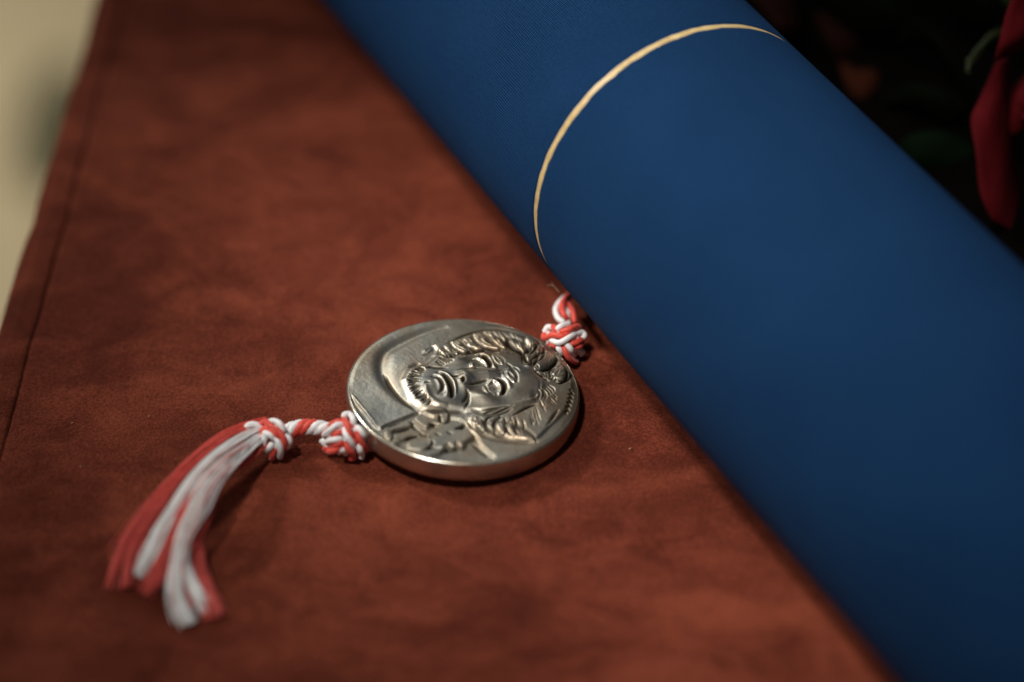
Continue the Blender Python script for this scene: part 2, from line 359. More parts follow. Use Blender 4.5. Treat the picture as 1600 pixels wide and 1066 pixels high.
def poly(P, h, soft, pat=0.0):
    P = np.vstack([P, P[:1]]); sl = window(P, soft*2+.5); d, t, s = pdist(P, sl); x = X[sl]; y = Y[sl]
    ins = np.zeros(x.shape, bool)
    for a, b in zip(P[:-1], P[1:]):
        c = (a[1] > y) != (b[1] > y); xi = (b[0]-a[0])*(y-a[1])/(b[1]-a[1]+1e-12)+a[0]; ins ^= c & (x < xi)
    sd = np.where(ins, d, -d); t = np.clip((sd+soft)/(2*soft), 0, 1); g = t*t*(3-2*t); Hm[sl] += h*g
    if pat: PAT[sl] = np.maximum(PAT[sl], pat*np.exp(-((sd+soft*.9)/(soft*.9))**2))
    return sl, g
#RELIEF_BEGIN
# field with a hollow round the neck; below the collar's turned-back edge the ground drops
Hm += .55
stroke(Z1([(640, 130), (520, 160), (400, 210), (300, 270), (272, 340), (288, 425), (345, 505), (425, 578)]), 1.9, -.75, .35, 0)
stroke(Z1([(285, 390), (318, 465), (390, 548), (478, 612)]), .5, -.55, .3, .9, 1.2)
dl_ = crom(Z1([(80, 470), (110, 520), (170, 592), (250, 690), (300, 672), (390, 640), (480, 608), (560, 640), (700, 640), (790, 720), (830, 790), (900, 860), (780, 900), (600, 890), (400, 860), (230, 760), (120, 640), (70, 540)]), 3)
sl_, g_ = poly(dl_, -.75, .45, .35); PAT[sl_] = np.maximum(PAT[sl_], .30*g_)
stroke(Z1([(96, 497), (170, 590), (248, 684)]), .4, .25, .15)
stroke(Z1([(256, 686), (360, 646), (475, 606)]), .4, .15, .15)
# neck and jaw mass, then the head
blob(Z1([(420, 400)]), 8.0, 10, 0, .75); blob(Z1([(520, 300)]), 8, 6.5, 20, .45)
poly(crom(Z1([(392, 440), (430, 380), (520, 360), (600, 300), (740, 268), (900, 270), (1030, 300), (1130, 400), (1160, 470), (1130, 540), (1020, 590), (900, 610), (760, 604), (640, 600), (520, 606), (435, 545)]), 4), 1.0, 1.3)
blob(Z1([(780, 440)]), 17, 9, 3, .7)
blob(Z1([(1060, 430)]), 6.5, 7.5, 0, .75)
sl_, g_ = poly(crom(Z1([(560, 240), (680, 190), (820, 155), (960, 165), (1060, 195), (1180, 260), (1310, 380), (1330, 480), (1290, 600), (1200, 690), (1110, 765), (960, 745), (850, 730), (760, 640), (900, 600), (1120, 540), (1150, 430), (1050, 310), (900, 275), (700, 275), (600, 300)]), 4), .55, .6); PAT[sl_] = np.maximum(PAT[sl_], .10*g_)
# cheeks, jaw, sockets
blob(Z1([(835, 550)]), 4.6, 2.9, -22, 1.35); blob(Z1([(620, 560)]), 5.5, 3.0, 4, .95); blob(Z1([(695, 345)]), 3.6, 2.0, 5, 1.1); blob(Z1([(985, 520)]), 4.0, 3.0, 10, .45)
stroke(Z1([(480, 600), (560, 618), (660, 612), (740, 612)]), .6, -.5, .35, .8); stroke(Z1([(770, 600), (850, 622), (930, 612)]), .5, -.45, .35, .7)
blob(Z1([(815, 350)]), 3.6, 2.6, 0, -.55); blob(Z1([(888, 488)]), 3.8, 2.9, 0, -.55)
# nose
stroke(Z2([(930, 745), (1010, 690), (1100, 665), (1220, 650), (1380, 640)]), 2.5, 1.1, .22)
blob(Z2([(945, 745)]), 2.3, 3.2, 0, 1.0); blob(Z2([(940, 640)]), 1.4, 1.5, 0, .55); blob(Z2([(965, 835)]), 1.5, 1.5, 0, .5)
stroke(Z2([(795, 695), (840, 685), (885, 700)]), .5, -.9, .4, 1.0, 1.2); stroke(Z2([(905, 725), (940, 745), (935, 785)]), .5, -.7, .4, 1.0, 1.2)
stroke(Z2([(870, 600), (1000, 585), (1150, 595), (1250, 600)]), .5, -.5, .3, .85, 1.0)
stroke(Z2([(985, 800), (1060, 770), (1150, 745), (1240, 720)]), .5, -.45, .3, .9)
# mouth and chin
blob(Z2([(560, 790)]), 3.6, 4.4, -10, .95); blob(Z2([(860, 800)]), 2.8, 4.6, -10, .5)
stroke(Z2([(590, 650), (680, 690), (730, 770), (755, 860), (740, 940)]), 1.0, .75, .35)
stroke(Z2([(625, 628), (700, 664), (755, 740), (795, 830), (808, 925), (780, 950)]), .62, -1.25, .35, 1.0, 1.2)
stroke(Z2([(660, 612), (748, 655), (812, 740), (845, 830), (850, 905)]), .7, .6, .35)
stroke(Z2([(600, 720), (650, 750), (672, 810), (660, 860)]), .9, .45, .35)
stroke(Z2([(560, 685), (625, 705), (675, 760), (695, 830), (640, 910)]), .48, -.75, .4, .95, 1.1)
stroke(Z2([(490, 780), (500, 870), (545, 950), (640, 1000), (760, 1010)]), 1.1, .55, .3)
stroke(Z2([(480, 775), (515, 760), (540, 775)]), .35, -.5, .4, .8)
stroke(Z2([(980, 840), (995, 900), (960, 960), (930, 990)]), .5, -.65, .4, .9); stroke(Z2([(1010, 880), (1000, 980), (960, 1040)]), .4, -.5, .4, .9)
stroke(Z2([(500, 575), (560, 565), (640, 575), (760, 575)]), .5, -.6, .3, .9)
# eyes
def eye(c, r, lid1, lid2, dark):
    blob(c, r*1.2, r*1.1, 0, .65)
    blob(c, r*.5, r*.55, 0, -.5); blob(c, r*.2, r*.22, 0, .4)
    stroke(lid1, .6, .75, .3); stroke(lid2, .5, .5, .3); stroke(dark, .55, -.9, .35, 1.0, 1.15)
    s = np.asarray(c).ravel(); sl = window(np.array([s]), r*2); PAT[sl] = np.maximum(PAT[sl], .75*np.exp(-((np.hypot(X[sl]-s[0], Y[sl]-s[1])/(r*.8))**4)))
eye(Z2([(1120, 535)]), 2.0, Z2([(1055, 460), (1130, 455), (1200, 500), (1235, 580)]), Z2([(1060, 500), (1050, 560), (1090, 600)]), Z2([(1130, 410), (1200, 440), (1255, 510), (1265, 590)]))
eye(Z3([(232, 832)]), 2.1, Z3([(150, 800), (230, 745), (305, 790), (325, 860), (290, 915)]), Z3([(120, 800), (150, 870), (230, 915)]), Z3([(240, 722), (310, 735), (365, 800), (355, 880), (325, 915)]))
stroke(Z3([(150, 790), (170, 870), (240, 920), (300, 900)]), .4, -.5, .35, .85)
stroke(Z2([(1080, 400), (1180, 395), (1260, 450), (1300, 540), (1340, 590)]), .8, .6, .3)
# brows and frown
lock(Z3([(230, 420), (290, 480), (340, 540)]), 1.4, .5, .4, pat=.4); lock(Z3([(390, 620), (440, 690), (480, 770)]), 1.5, .5, .4, pat=.3)
for a, b, c in (((240, 430), (285, 480), (330, 520)), ((265, 420), (315, 470), (345, 515)), ((250, 460), (290, 505), (330, 545))): stroke(Z3([a, b, c]), .25, -.45, .4, .8)
stroke(Z3([(385, 515), (430, 560), (470, 625), (505, 690), (520, 780)]), .42, -.6, .4, .9); stroke(Z3([(465, 575), (505, 600), (545, 645)]), .32, -.5, .4, .85)
stroke(Z3([(410, 650), (440, 700), (490, 735)]), .35, -.5, .4, .8); stroke(Z3([(270, 660), (330, 620), (420, 590)]), .4, -.35, .4, .5)
stroke(Z3([(350, 660), (400, 740), (440, 850)]), .9, .45, .35)
# temple
stroke(Z3([(560, 470), (600, 520), (620, 560)]), .5, -.4, .4, .8)
# upper hair: rope of slanting locks
for P, w, h in (([(650, 330), (720, 400), (800, 430)], 1.0, .5), ([(720, 290), (800, 360), (880, 410)], 1.2, .65), ([(800, 235), (870, 300), (950, 360), (1010, 370)], 1.5, .85),
                ([(940, 215), (1020, 270), (1110, 330), (1180, 350)], 1.5, .9), ([(1070, 150), (1150, 230), (1260, 300), (1370, 345)], 1.7, 1.05), ([(1190, 130), (1290, 190), (1380, 270), (1440, 320)], 1.6, 1.0)):
    lock(Z2(P), w, h, .35, pat=.75)
for P in ([(820, 265), (900, 335), (970, 375)], [(1110, 200), (1210, 280), (1320, 330)], [(1240, 175), (1330, 235), (1400, 300)], [(970, 240), (1060, 300), (1140, 340)], [(1000, 235), (1080, 285), (1160, 325)], [(1140, 185), (1240, 255), (1350, 310)]): stroke(Z2(P), .26, -.42, .4, .65)
stroke(Z2([(930, 400), (1050, 380), (1200, 365), (1371, 380)]), .6, -.5, .3, .8)
# right hair: broad leaf-like locks
for P, w, h in (([(425, 200), (480, 260), (560, 320), (610, 400)], 2.0, 1.2), ([(640, 200), (690, 260), (700, 330)], 2.2, .95), ([(800, 290), (740, 380), (670, 450), (640, 540)], 2.2, .9),
                ([(920, 370), (880, 440), (800, 510), (740, 590)], 2.7, 1.0), ([(1050, 560), (1030, 630), (960, 690)], 3.0, .95)):
    lock(Z3(P), w, h, .3, pat=.8)
for P in ([(600, 400), (610, 480), (655, 570)], [(850, 370), (815, 455), (730, 515), (705, 600)], [(995, 420), (965, 510), (870, 580), (790, 625)], [(1040, 490), (1105, 570), (1105, 680), (1030, 740), (960, 720)], [(760, 280), (730, 350), (670, 420)], [(700, 600), (790, 660), (900, 730)], [(420, 170), (400, 260), (460, 330), (560, 390), (590, 450)]):
    stroke(Z3(P), .5, -.7, .35, 1.0)
for x0, y0, x1, y1 in ((720, 570, 745, 610), (800, 640, 830, 690), (825, 625, 850, 690), (860, 620, 872, 700), (895, 630, 905, 705), (925, 650, 940, 715), (740, 550, 770, 600)):
    stroke(Z3([(x0, y0), ((x0+x1)/2+8, (y0+y1)/2-12), (x1, y1)]), .28, -.5, .4, .85)
blob(Z3([(650, 555)]), 1.1, 1.6, 40, .5)
# curls by the temple
for P in ([(760, 830), (790, 870), (770, 940)], [(790, 815), (835, 870), (810, 945)], [(820, 815), (862, 880), (840, 955)], [(865, 780), (925, 830), (935, 870)], [(890, 765), (945, 800), (965, 845)], [(850, 800), (900, 850), (905, 890)]):
    stroke(Z3(P), .32, -.5, .4, .85)
blob(Z3([(740, 900)]), 1.2, 2.4, 0, -.4)
# dark strands under the temple and the lower hair
for P in ([(800, 628), (870, 612), (950, 600)], [(830, 640), (920, 615), (1010, 585)], [(820, 610), (900, 600), (985, 590)], [(990, 640), (1060, 600), (1130, 575)], [(1010, 625), (1080, 588), (1140, 572)], [(860, 640), (930, 625), (1000, 600)]):
    stroke(Z1(P), .32, -.55, .45, .95)
for P, w, h in (([(925, 640), (880, 665), (875, 705), (895, 735)], 1.3, .7), ([(850, 690), (930, 705), (1010, 730), (1115, 768)], 3.2, .6), ([(945, 650), (930, 690), (945, 740)], 1.5, .45), ([(1010, 660), (985, 700), (1005, 748)], 1.5, .4), ([(790, 640), (815, 680), (835, 720)], 1.5, .7), ([(750, 650), (780, 680), (800, 700)], 1.0, .6)):
    lock(Z1(P), w, h, .35, pat=.6)
for P in ([(930, 625), (862, 645), (845, 690), (868, 738)], [(905, 660), (890, 700), (905, 735)], [(960, 690), (965, 720), (985, 750)], [(1000, 690), (1010, 720), (1035, 750)], [(1240, 620), (1215, 655), (1185, 690)], [(1255, 600), (1230, 630), (1205, 655)]):
    stroke(Z1(P), .32, -.55, .4, .9)
blob(Z1([(1190, 590)]), 5, 6, 30, .4)
# fine engraved hair lines
def hairs(A, B, n, w=.2, h=-.3, pat=.8, jit=5):
    A = crom(A, 6); B = crom(B, 6)
    for i in range(n):
        k = rng.uniform(0, len(A)-1); j = int(k); a = A[j]+rng.normal(0, jit, 2); b = B[min(len(B)-1, int(k*(len(B)-1)/(len(A)-1)))]+rng.normal(0, jit, 2)
        t0 = rng.uniform(0, .45); t1 = rng.uniform(.55, 1); m = a+(b-a)*.5+rng.normal(0, jit*.6, 2)
        stroke(Z1([a+(b-a)*t0, m, a+(b-a)*t1]), w, h*rng.uniform(.5, 1.2), .45, pat, .8, 3)
hairs(np.array([(640, 232), (720, 195), (820, 160), (920, 155), (1010, 170)]), np.array([(690, 285), (780, 268), (900, 262), (1010, 268), (1060, 300)]), 46)
hairs(np.array([(1040, 190), (1120, 225), (1200, 280), (1270, 340), (1310, 410)]), np.array([(1070, 330), (1110, 370), (1150, 400), (1180, 430), (1200, 450)]), 26)
hairs(np.array([(770, 630), (850, 640), (950, 630), (1060, 600), (1140, 575)]), np.array([(820, 715), (900, 740), (1000, 755), (1090, 765), (1180, 690)]), 30)
hairs(np.array([(1140, 540), (1180, 520), (1220, 500)]), np.array([(1180, 640), (1240, 600), (1290, 560)]), 10, .2, -.22, .6)
hairs(np.array([(560, 330), (640, 300), (700, 290)]), np.array([(620, 370), (690, 340), (740, 310)]), 16)
# engraver's scribble near the edge
sg = [(1330, 480), (1316, 490), (1332, 505), (1312, 512), (1328, 528), (1306, 535), (1324, 550), (1302, 556), (1316, 574), (1296, 580), (1310, 598), (1290, 604), (1302, 622)]
stroke(Z1(sg), .3, -.4, .05, .95, 1.2, 2)
# beard hatching round the chin
arc = crom(np.array([(430, 560), (350, 600), (285, 665), (270, 740), (310, 830), (370, 900), (430, 960), (520, 1010)]), 5); inn = crom(np.array([(490, 600), (470, 640), (440, 690), (430, 740), (440, 800), (470, 860), (500, 910), (570, 980)]), 5)
for i in range(len(arc)):
    for k in range(2):
        a = arc[i]+rng.normal(0, 10, 2); b = inn[i]+(inn[i]-arc[i])*rng.uniform(-.35, .1)+rng.normal(0, 8, 2)
        stroke(Z2([a, (a+b)/2+rng.normal(0, 9, 2), b]), .24, -.42*rng.uniform(.6, 1.2), .45, .85)
for i in range(34):      # side-whisker hatching
    x = rng.uniform(600, 800); y = 470-(x-600)*.45+rng.uniform(-60, 60)
    stroke(Z2([(x, y), (x+45, y+28), (x+80, y+62)]), .26, -.42, .45, .75)
for i in range(14):
    x = rng.uniform(420, 640); y = rng.uniform(330, 420); stroke(Z2([(x, y), (x+30, y-18), (x+60, y-50)]), .4, .12, .45)
stroke(Z2([(300, 560), (370, 520), (420, 490)]), .7, -.5, .3, .6); stroke(Z2([(470, 395), (540, 375), (610, 350)]), .5, -.3, .4, .4)
stroke(Z1([(630, 240), (700, 200), (780, 168), (870, 148), (970, 158), (1060, 185), (1150, 235)]), .6, -.5, .3, .9, 1.1)
stroke(Z1([(770, 690), (840, 735), (940, 762), (1050, 775), (1120, 775)]), .7, -.5, .3, .7)
# hand, cuff and the thing it holds
poly(crom(Z4([(600, 190), (740, 150), (900, 150), (955, 190), (940, 260), (880, 300), (780, 290), (700, 330), (620, 290), (560, 240)]), 3), .9, .4, .5)
poly(crom(Z4([(215, 400), (225, 340), (270, 305), (400, 272), (505, 250), (545, 300), (440, 330), (345, 352), (310, 390), (325, 440), (280, 470), (235, 450)]), 3), .85, .32, .7)
poly(crom(Z4([(700, 400), (780, 340), (900, 295), (1050, 268), (1125, 285), (1100, 325), (1040, 350), (1150, 360), (1225, 400), (1225, 450), (1150, 490), (1130, 550), (1080, 560), (1050, 510), (1030, 565), (975, 560), (950, 520), (920, 585), (850, 580), (780, 560), (720, 500)]), 3), 1.05, .4, .75)
poly(crom(Z4([(480, 500), (560, 450), (680, 430), (750, 480), (740, 540), (660, 575), (560, 570), (490, 560)]), 3), .75, .4, .6)
poly(crom(Z4([(330, 400), (480, 370), (600, 350), (640, 400), (500, 430), (400, 480), (330, 470)]), 3), .5, .35, .5)
blob(Z4([(330, 500)]), 1.4, 1.2, 20, .8); blob(Z4([(260, 400)]), 1.2, 1.4, 0, .3)
poly(Z4([(700, 655), (850, 585), (880, 600), (860, 630), (720, 690)]), .6, .35, .4)
for P in ([(505, 245), (550, 300), (600, 345), (670, 395)], [(335, 372), (430, 345), (540, 318)], [(450, 470), (520, 430), (620, 412)], [(720, 300), (770, 290), (800, 310)], [(850, 205), (858, 250), (875, 285)], [(740, 460), (770, 505), (740, 545), (700, 560)], [(1025, 355), (1080, 335), (1135, 300)], [(935, 380), (975, 400), (985, 410)], [(240, 330), (330, 300), (480, 245)], [(800, 405), (840, 415), (850, 410)], [(640, 380), (690, 395), (720, 380)]):
    stroke(Z4(P), .42, -.6, .35, .9)
for c in ((880, 560), (1000, 530), (1100, 525)): blob(Z4([c]), .9, 1.0, 0, .35)
stroke(Z4([(1225, 490), (1320, 575), (1420, 655)]), .5, -.55, .3, .85); stroke(Z4([(700, 680), (800, 625), (900, 590), (1000, 575), (1150, 555)]), .6, -.4, .35, .8)
for c, s in (((420, 585), 1), ((560, 640), .8), ((640, 650), 1.0), ((470, 600), .7)): blob(Z4([c]), .7*s, .5, -20, .55)
stroke(Z4([(380, 560), (460, 600), (540, 620), (690, 670)]), .5, .25, .2)
#RELIEF_END
# worn, hand-modelled unevenness
def vnoise(freq, seed):
    r2 = np.random.default_rng(seed); n = int(2*RM*freq)+4; g = r2.normal(0, 1, (n, n)); fx = (X+RM)*freq; fy = (Y+RM)*freq
    i = fx.astype(int); j = fy.astype(int); a = fx-i; b = fy-j; a = a*a*(3-2*a); b = b*b*(3-2*b)
    return (g[i, j]*(1-a)+g[i+1, j]*a)*(1-b)+(g[i, j+1]*(1-a)+g[i+1, j+1]*a)*b
Hm += .09*vnoise(.10, 1)+.009*vnoise(.4, 2)+.008*vnoise(1.3, 3)
for _ in range(2): Hm[1:-1, 1:-1] = .4*Hm[1:-1, 1:-1]+.15*(Hm[2:, 1:-1]+Hm[:-2, 1:-1]+Hm[1:-1, 2:]+Hm[1:-1, :-2])
rad = np.hypot(X, Y); edge = np.clip((34.5-rad)/1.6, 0, 1); edge = edge*edge*(3-2*edge)
Hm = (Hm-.50)*edge - .06*(1-edge)
for c, r in ((Z2([(1150, 960)]), 4.5), (Z2([(700, 1000)]), 5), (Z3([(430, 950)]), 5), (Z2([(400, 850)]), 3), (Z3([(1120, 900)]), 5), (Z3([(60, 780)]), 2)):
    c = c[0]; PIT = np.maximum(PIT, .75*np.exp(-(np.hypot(X-c[0], Y-c[1])/r)**2))
PIT += .26
HZ = .00715
mask = rad <= 34.35; idx = -np.ones(X.shape, int); idx[mask] = np.arange(mask.sum())
V = np.stack([X[mask]/1000, Y[mask]/1000, HZ-.0001+Hm[mask]/1000], 1)
q = np.stack([idx[:-1, :-1], idx[1:, :-1], idx[1:, 1:], idx[:-1, 1:]], -1).reshape(-1, 4); q = q[(q >= 0).all(1)]
ro = local_mesh("portrait_relief", V, q, METAL, medal)
ro["label"] = "raised portrait of a face with curled hair, beard and hand"
for nm, arr in (("patina", np.clip(PAT, 0, 1)), ("pitting", np.clip(PIT, 0, 1))):
    at = ro.data.attributes.new(nm, 'FLOAT', 'POINT'); at.data.foreach_set("value", arr[mask].astype(np.float32))

# ------------------------------------------------------------------ red and white cords
SRAD = .00090
def strand(P, mat, parent, r=SRAD, name=None, n=7):
    path = crom(P, n); k = len(path); rad = np.full(k, r); rad[0] *= .55; rad[-1] *= .55; rad[1] *= .9; rad[-2] *= .9
    v, f = tube_geo(path, rad, 12, lobes=5, twist=5000); return mesh_obj(name or ("red_strand" if mat is RED else "white_strand"), v, f, mat, parent)
def knot_hit(x, y, C, RX, k):     # nearest spot of the knot's rounded body, k = layer
    d = ray(x, y); A = np.diag(1/(np.array(RX)*k)**2); o = CAM-C
    a = d@A@d; b = 2*o@A@d; c = o@A@o-1; D = b*b-4*a*c
    t = (-b-math.sqrt(D))/(2*a) if D > 0 else -b/(2*a)
    return CAM+d*t
def knot(name, parent, center, radii, segs, conv, backs, seed):
    kn = bpy.data.objects.new(name, None); COL.objects.link(kn); kn.parent = parent; kn.location = center-parent_origin(parent); kn.empty_display_size = .005
    rr = np.random.default_rng(seed)
    for col, pts, lay in segs:
        P = []
        m = len(pts)
        for i, p in enumerate(pts):
            k = lay*(1.0-(.20 if i in (0, m-1) else 0)); x, y = conv(*p); P.append(knot_hit(x, y, center, radii, k))
        strand(P, RED if col == 'r' else WHITE, kn)
    for i in range(backs):        # turns of cord on the sides and back of the knot
        ax = rr.normal(0, 1, 3); ax /= np.linalg.norm(ax); u = np.cross(ax, [0.3, .8, .5]); u /= np.linalg.norm(u); w = np.cross(ax, u); a0 = rr.uniform(0, 6)
        P = [center+np.array(radii)*.76*(math.cos(a0+t)*u+math.sin(a0+t)*w) for t in np.linspace(0, 5.2, 12)]
        strand(P, (RED, WHITE)[i % 2], kn, SRAD, n=3)
    return kn
lc = empty("twisted_cord", tuple(on_z(480, 680, 0)), "red and white cord with two knots and a frayed tassel, left of the medal", "cord")
zk = lambda x, y: (480+x/8.886, 620+y/8.886)
KC = on_z(541, 684, .0062)
segs = [('w', [(500, 300), (530, 245), (600, 250), (640, 320), (645, 390)], 1.06), ('r', [(500, 300), (545, 380), (600, 500), (640, 590)], 1.10), ('w', [(510, 430), (545, 540), (610, 630), (665, 720)], 1.06),
        ('w', [(670, 410), (735, 460), (780, 530), (800, 590)], 1.04), ('r', [(670, 490), (720, 580), (775, 670), (815, 740), (830, 660)], 1.08), ('w', [(715, 650), (735, 740), (760, 810), (735, 865)], 1.10),
        ('r', [(525, 620), (560, 710), (620, 770), (660, 790)], 1.0), ('r', [(570, 840), (620, 855), (680, 830)], 1.0), ('r', [(300, 420), (370, 365), (450, 345), (500, 350)], .98), ('w', [(220, 540), (320, 460), (410, 395), (500, 385)], 1.06),
        ('r', [(340, 545), (420, 510), (500, 480)], .98), ('w', [(250, 630), (370, 600), (500, 580)], 1.04), ('r', [(230, 690), (290, 755), (380, 750), (500, 650)], 1.06), ('r', [(320, 700), (410, 665), (510, 620)], 1.0),
        ('w', [(190, 590), (240, 650), (310, 690)], .98), ('w', [(430, 780), (490, 735), (550, 800)], .96), ('r', [(600, 500), (650, 620), (690, 720)], .95)]
knot("knot", lc, KC, (.0064, .0060, .0060), segs, zk, 7, 3)
# laid rope between the two knots
zb = lambda x, y: (340+x/6.154, 640+y/6.154)
RA = on_z(*zb(1075, 205), .0048); RB = on_z(*zb(640, 220), .0040)
L = np.linalg.norm(RB-RA); T = (RB-RA)/L; N = np.cross(T, [0, 0, 1.]); N /= np.linalg.norm(N); B = np.cross(T, N)
for i, mt in enumerate((RED, RED, WHITE, WHITE)):
    P = [RA+T*L*t+np.array([0, .0012, .0008])*math.sin(math.pi*t)+.0013*(math.cos(2*math.pi*(-1.5*t)+i*math.pi/2+2.3)*N+math.sin(2*math.pi*(-1.5*t)+i*math.pi/2+2.3)*B) for t in np.linspace(-.02, 1.02, 40)]
    strand(P, mt, lc, .00120, n=2)
KC2 = on_z(*zb(545, 285), .0052)
segs = [('w', [(250, 210), (300, 150), (370, 145), (430, 180)], 1.0), ('r', [(400, 160), (460, 115), (510, 160), (590, 210), (640, 300), (630, 380)], 1.10), ('w', [(470, 130), (540, 110), (600, 140), (640, 220)], 1.08),
        ('w', [(545, 255), (590, 330), (605, 400), (595, 470)], 1.08), ('w', [(440, 220), (500, 245), (560, 290)], 1.02), ('r', [(550, 360), (530, 430), (520, 480)], 1.0), ('w', [(530, 320), (500, 370), (470, 410)], .98),
        ('r', [(440, 170), (520, 200), (580, 260), (620, 340)], 1.0), ('w', [(650, 240), (690, 300), (670, 370)], .96)]
knot("knot", lc, KC2, (.0064, .0050, .0050), segs, zb, 6, 5)
# tassel
zt = lambda x, y: (140+x/2.880, 630+y/2.880)
ta = bpy.data.objects.new("tassel", None); COL.objects.link(ta); ta.parent = lc; ta.location = np.array(on_z(400, 675, .004))-parent_origin(lc); ta.empty_display_size = .005
REDF = mat_thread("red_fibre", (.60, .060, .045), (.78, .115, .085), .7, 700); WHITEF = mat_thread("white_fibre", (.90, .885, .865), (.95, .94, .92), .7, 700)
def tuft(mat, pts, zs, ws, n, seed, split=None):
    rr = np.random.default_rng(seed); C = crom([on_z(*zt(x, y), z) for (x, y), z in zip(pts, zs)], 6); m = len(C)
    tt = np.linspace(0, 1, m); wd = np.interp(tt, np.linspace(0, 1, len(ws)), ws)/2.88/5131*.5
    T = np.gradient(C, axis=0); T /= np.linalg.norm(T, axis=1)[:, None]; SD = np.cross(T, [0, 0, 1.]); SD /= np.linalg.norm(SD, axis=1)[:, None]; NU = np.cross(SD, T)
    V = []; F = []
    for k in range(n):
        a = rr.uniform(0, 2*math.pi); q = math.sqrt(rr.uniform(0, 1)); u = q*math.cos(a); w = q*math.sin(a); ph = rr.uniform(0, 6, 3); am = rr.uniform(.08, .34)
        endt = int(m*(1-.22*rr.uniform()**2.2)); du = am*np.sin(tt*rr.uniform(4, 9)+ph[0])+rr.normal(0, .18)*np.clip(tt-.3, 0, 1)*2.2+rr.normal(0, .25)*np.clip(tt-.8, 0, 1)*5*(rr.uniform() < .25)
        P = C+SD*((u+du)*wd)[:, None]+NU*((w*.50+.25*am*np.sin(tt*7+ph[1]))*wd)[:, None]
        P[:, 2] = np.maximum(P[:, 2], .0004)
        v, f = tube_geo(P[:max(endt, 4)], rr.uniform(.00010, .00021), 4, cap=False); o = len(V); V += v; F += [tuple(i+o for i in ff) for ff in f]
    return mesh_obj("red_tuft" if mat is RED else "white_tuft", V, F, REDF if mat is RED else WHITEF, ta)
tuft(RED, [(800, 80), (715, 105), (600, 160), (470, 265), (325, 425), (220, 570), (158, 700), (120, 860)], [.006, .0075, .009, .0095, .0085, .0065, .0042, .0018], [50, 60, 70, 85, 105, 115], 95, 1)
tuft(WHITE, [(770, 120), (690, 160), (595, 222), (500, 310), (415, 420), (335, 550), (265, 690), (212, 800)], [.0070, .0095, .0125, .0135, .0125, .010, .0065, .002], [60, 78, 62, 55, 60, 72], 60, 2)
tuft(RED, [(640, 230), (530, 340), (430, 470), (375, 620), (310, 770), (235, 880)], [.0115, .0128, .012, .0085, .0055, .0018], [30, 40, 45, 65, 80], 50, 3)
tuft(WHITE, [(770, 140), (695, 210), (610, 285), (540, 370), (485, 480), (425, 590), (395, 700), (380, 810), (400, 920), (450, 1015)], [.0065, .0095, .0125, .0145, .0145, .012, .009, .0065, .004, .0014], [60, 70, 80, 85, 65, 45, 55, 72], 66, 4)
tuft(WHITE, [(560, 350), (500, 460), (440, 580), (422, 690), (445, 790), (490, 880), (530, 955)], [.0135, .014, .0118, .0085, .006, .004, .0016], [40, 60, 45, 50, 65, 70], 42, 5)
tuft(RED, [(560, 400), (510, 530), (474, 630), (482, 730), (510, 830), (540, 910), (562, 980)], [.009, .008, .0065, .005, .0036, .0026, .0014], [50, 60, 65, 75, 80, 80], 70, 6)
tuft(RED, [(810, 150), (750, 190), (700, 245), (650, 285)], [.006, .006, .0055, .005], [70, 80, 70, 50], 50, 7)
tuft(RED, [(440, 640), (420, 760), (430, 850), (470, 940)], [.0075, .005, .0036, .0018], [25, 35, 40, 50], 18, 8)
# tuft(WHITE, [(760, 95), (640, 150), (520, 235), (370, 390), (260, 530), (190, 680), (150, 840)], [.008, .0105, .0115, .0105, .0085, .0055, .0025], [60, 80, 90, 110, 120], 4, 9)
tuft(RED, [(700, 170), (600, 235), (500, 330), (420, 450), (340, 590), (250, 760)], [.0115, .0145, .0155, .0145, .0115, .006], [50, 60, 60, 70, 80], 3, 10)
tuft(RED, [(640, 270), (545, 380), (480, 500), (420, 620), (400, 760), (430, 950)], [.0145, .0165, .0165, .0135, .0095, .003], [60, 80, 60, 60, 80], 3, 11)
# right-hand cord
zr = lambda x, y: (800+x/5.925, 420+y/5.925)
rc = empty("twisted_cord", tuple(on_z(885, 530, 0)), "short knotted red and white cord between the medal and the blue tube", "cord")
KC3 = on_z(*zr(480, 690), .0064)
segs = [('w', [(420, 560), (340, 540), (310, 580), (350, 610)], .98), ('r', [(370, 530), (410, 560), (400, 600)], .94), ('w', [(400, 590), (450, 535), (540, 512)], 1.02), ('r', [(440, 595), (530, 560), (600, 535), (630, 550)], 1.08),
        ('r', [(300, 600), (300, 640), (390, 615), (470, 625), (540, 600)], 1.06), ('w', [(350, 655), (430, 685), (510, 650), (590, 600)], 1.12), ('w', [(570, 610), (640, 590), (670, 620), (640, 650)], 1.0),
        ('r', [(500, 690), (580, 690), (640, 660), (645, 700)], .98), ('r', [(350, 680), (400, 710), (480, 700)], .95), ('w', [(415, 700), (440, 750), (470, 790)], 1.02), ('r', [(465, 710), (500, 780), (545, 845), (605, 870)], 1.10),
        ('w', [(490, 690), (540, 740), (575, 815)], 1.08), ('w', [(600, 740), (650, 770), (620, 800)], .98), ('r', [(560, 720), (620, 720), (650, 680)], .95)]
knot("knot", rc, KC3, (.0062, .0062, .0062), segs, zr, 7, 8)
def zstr(col, pts, zs): strand([on_z(*zr(*p), z) for p, z in zip(pts, zs)], RED if col == 'r' else WHITE, rc)
zstr('w', [(560, 230), (465, 285), (405, 370), (425, 455), (490, 505)], [.006, .0075, .0085, .0090, .0085])
zstr('r', [(580, 200), (495, 275), (460, 350), (480, 425), (520, 470)], [.0065, .008, .009, .0095, .0080])
zstr('r', [(470, 260), (535, 345), (570, 410), (578, 505)], [.006, .0075, .0082, .0075])
zstr('w', [(545, 340), (515, 420), (520, 500)], [.005, .0072, .0075])
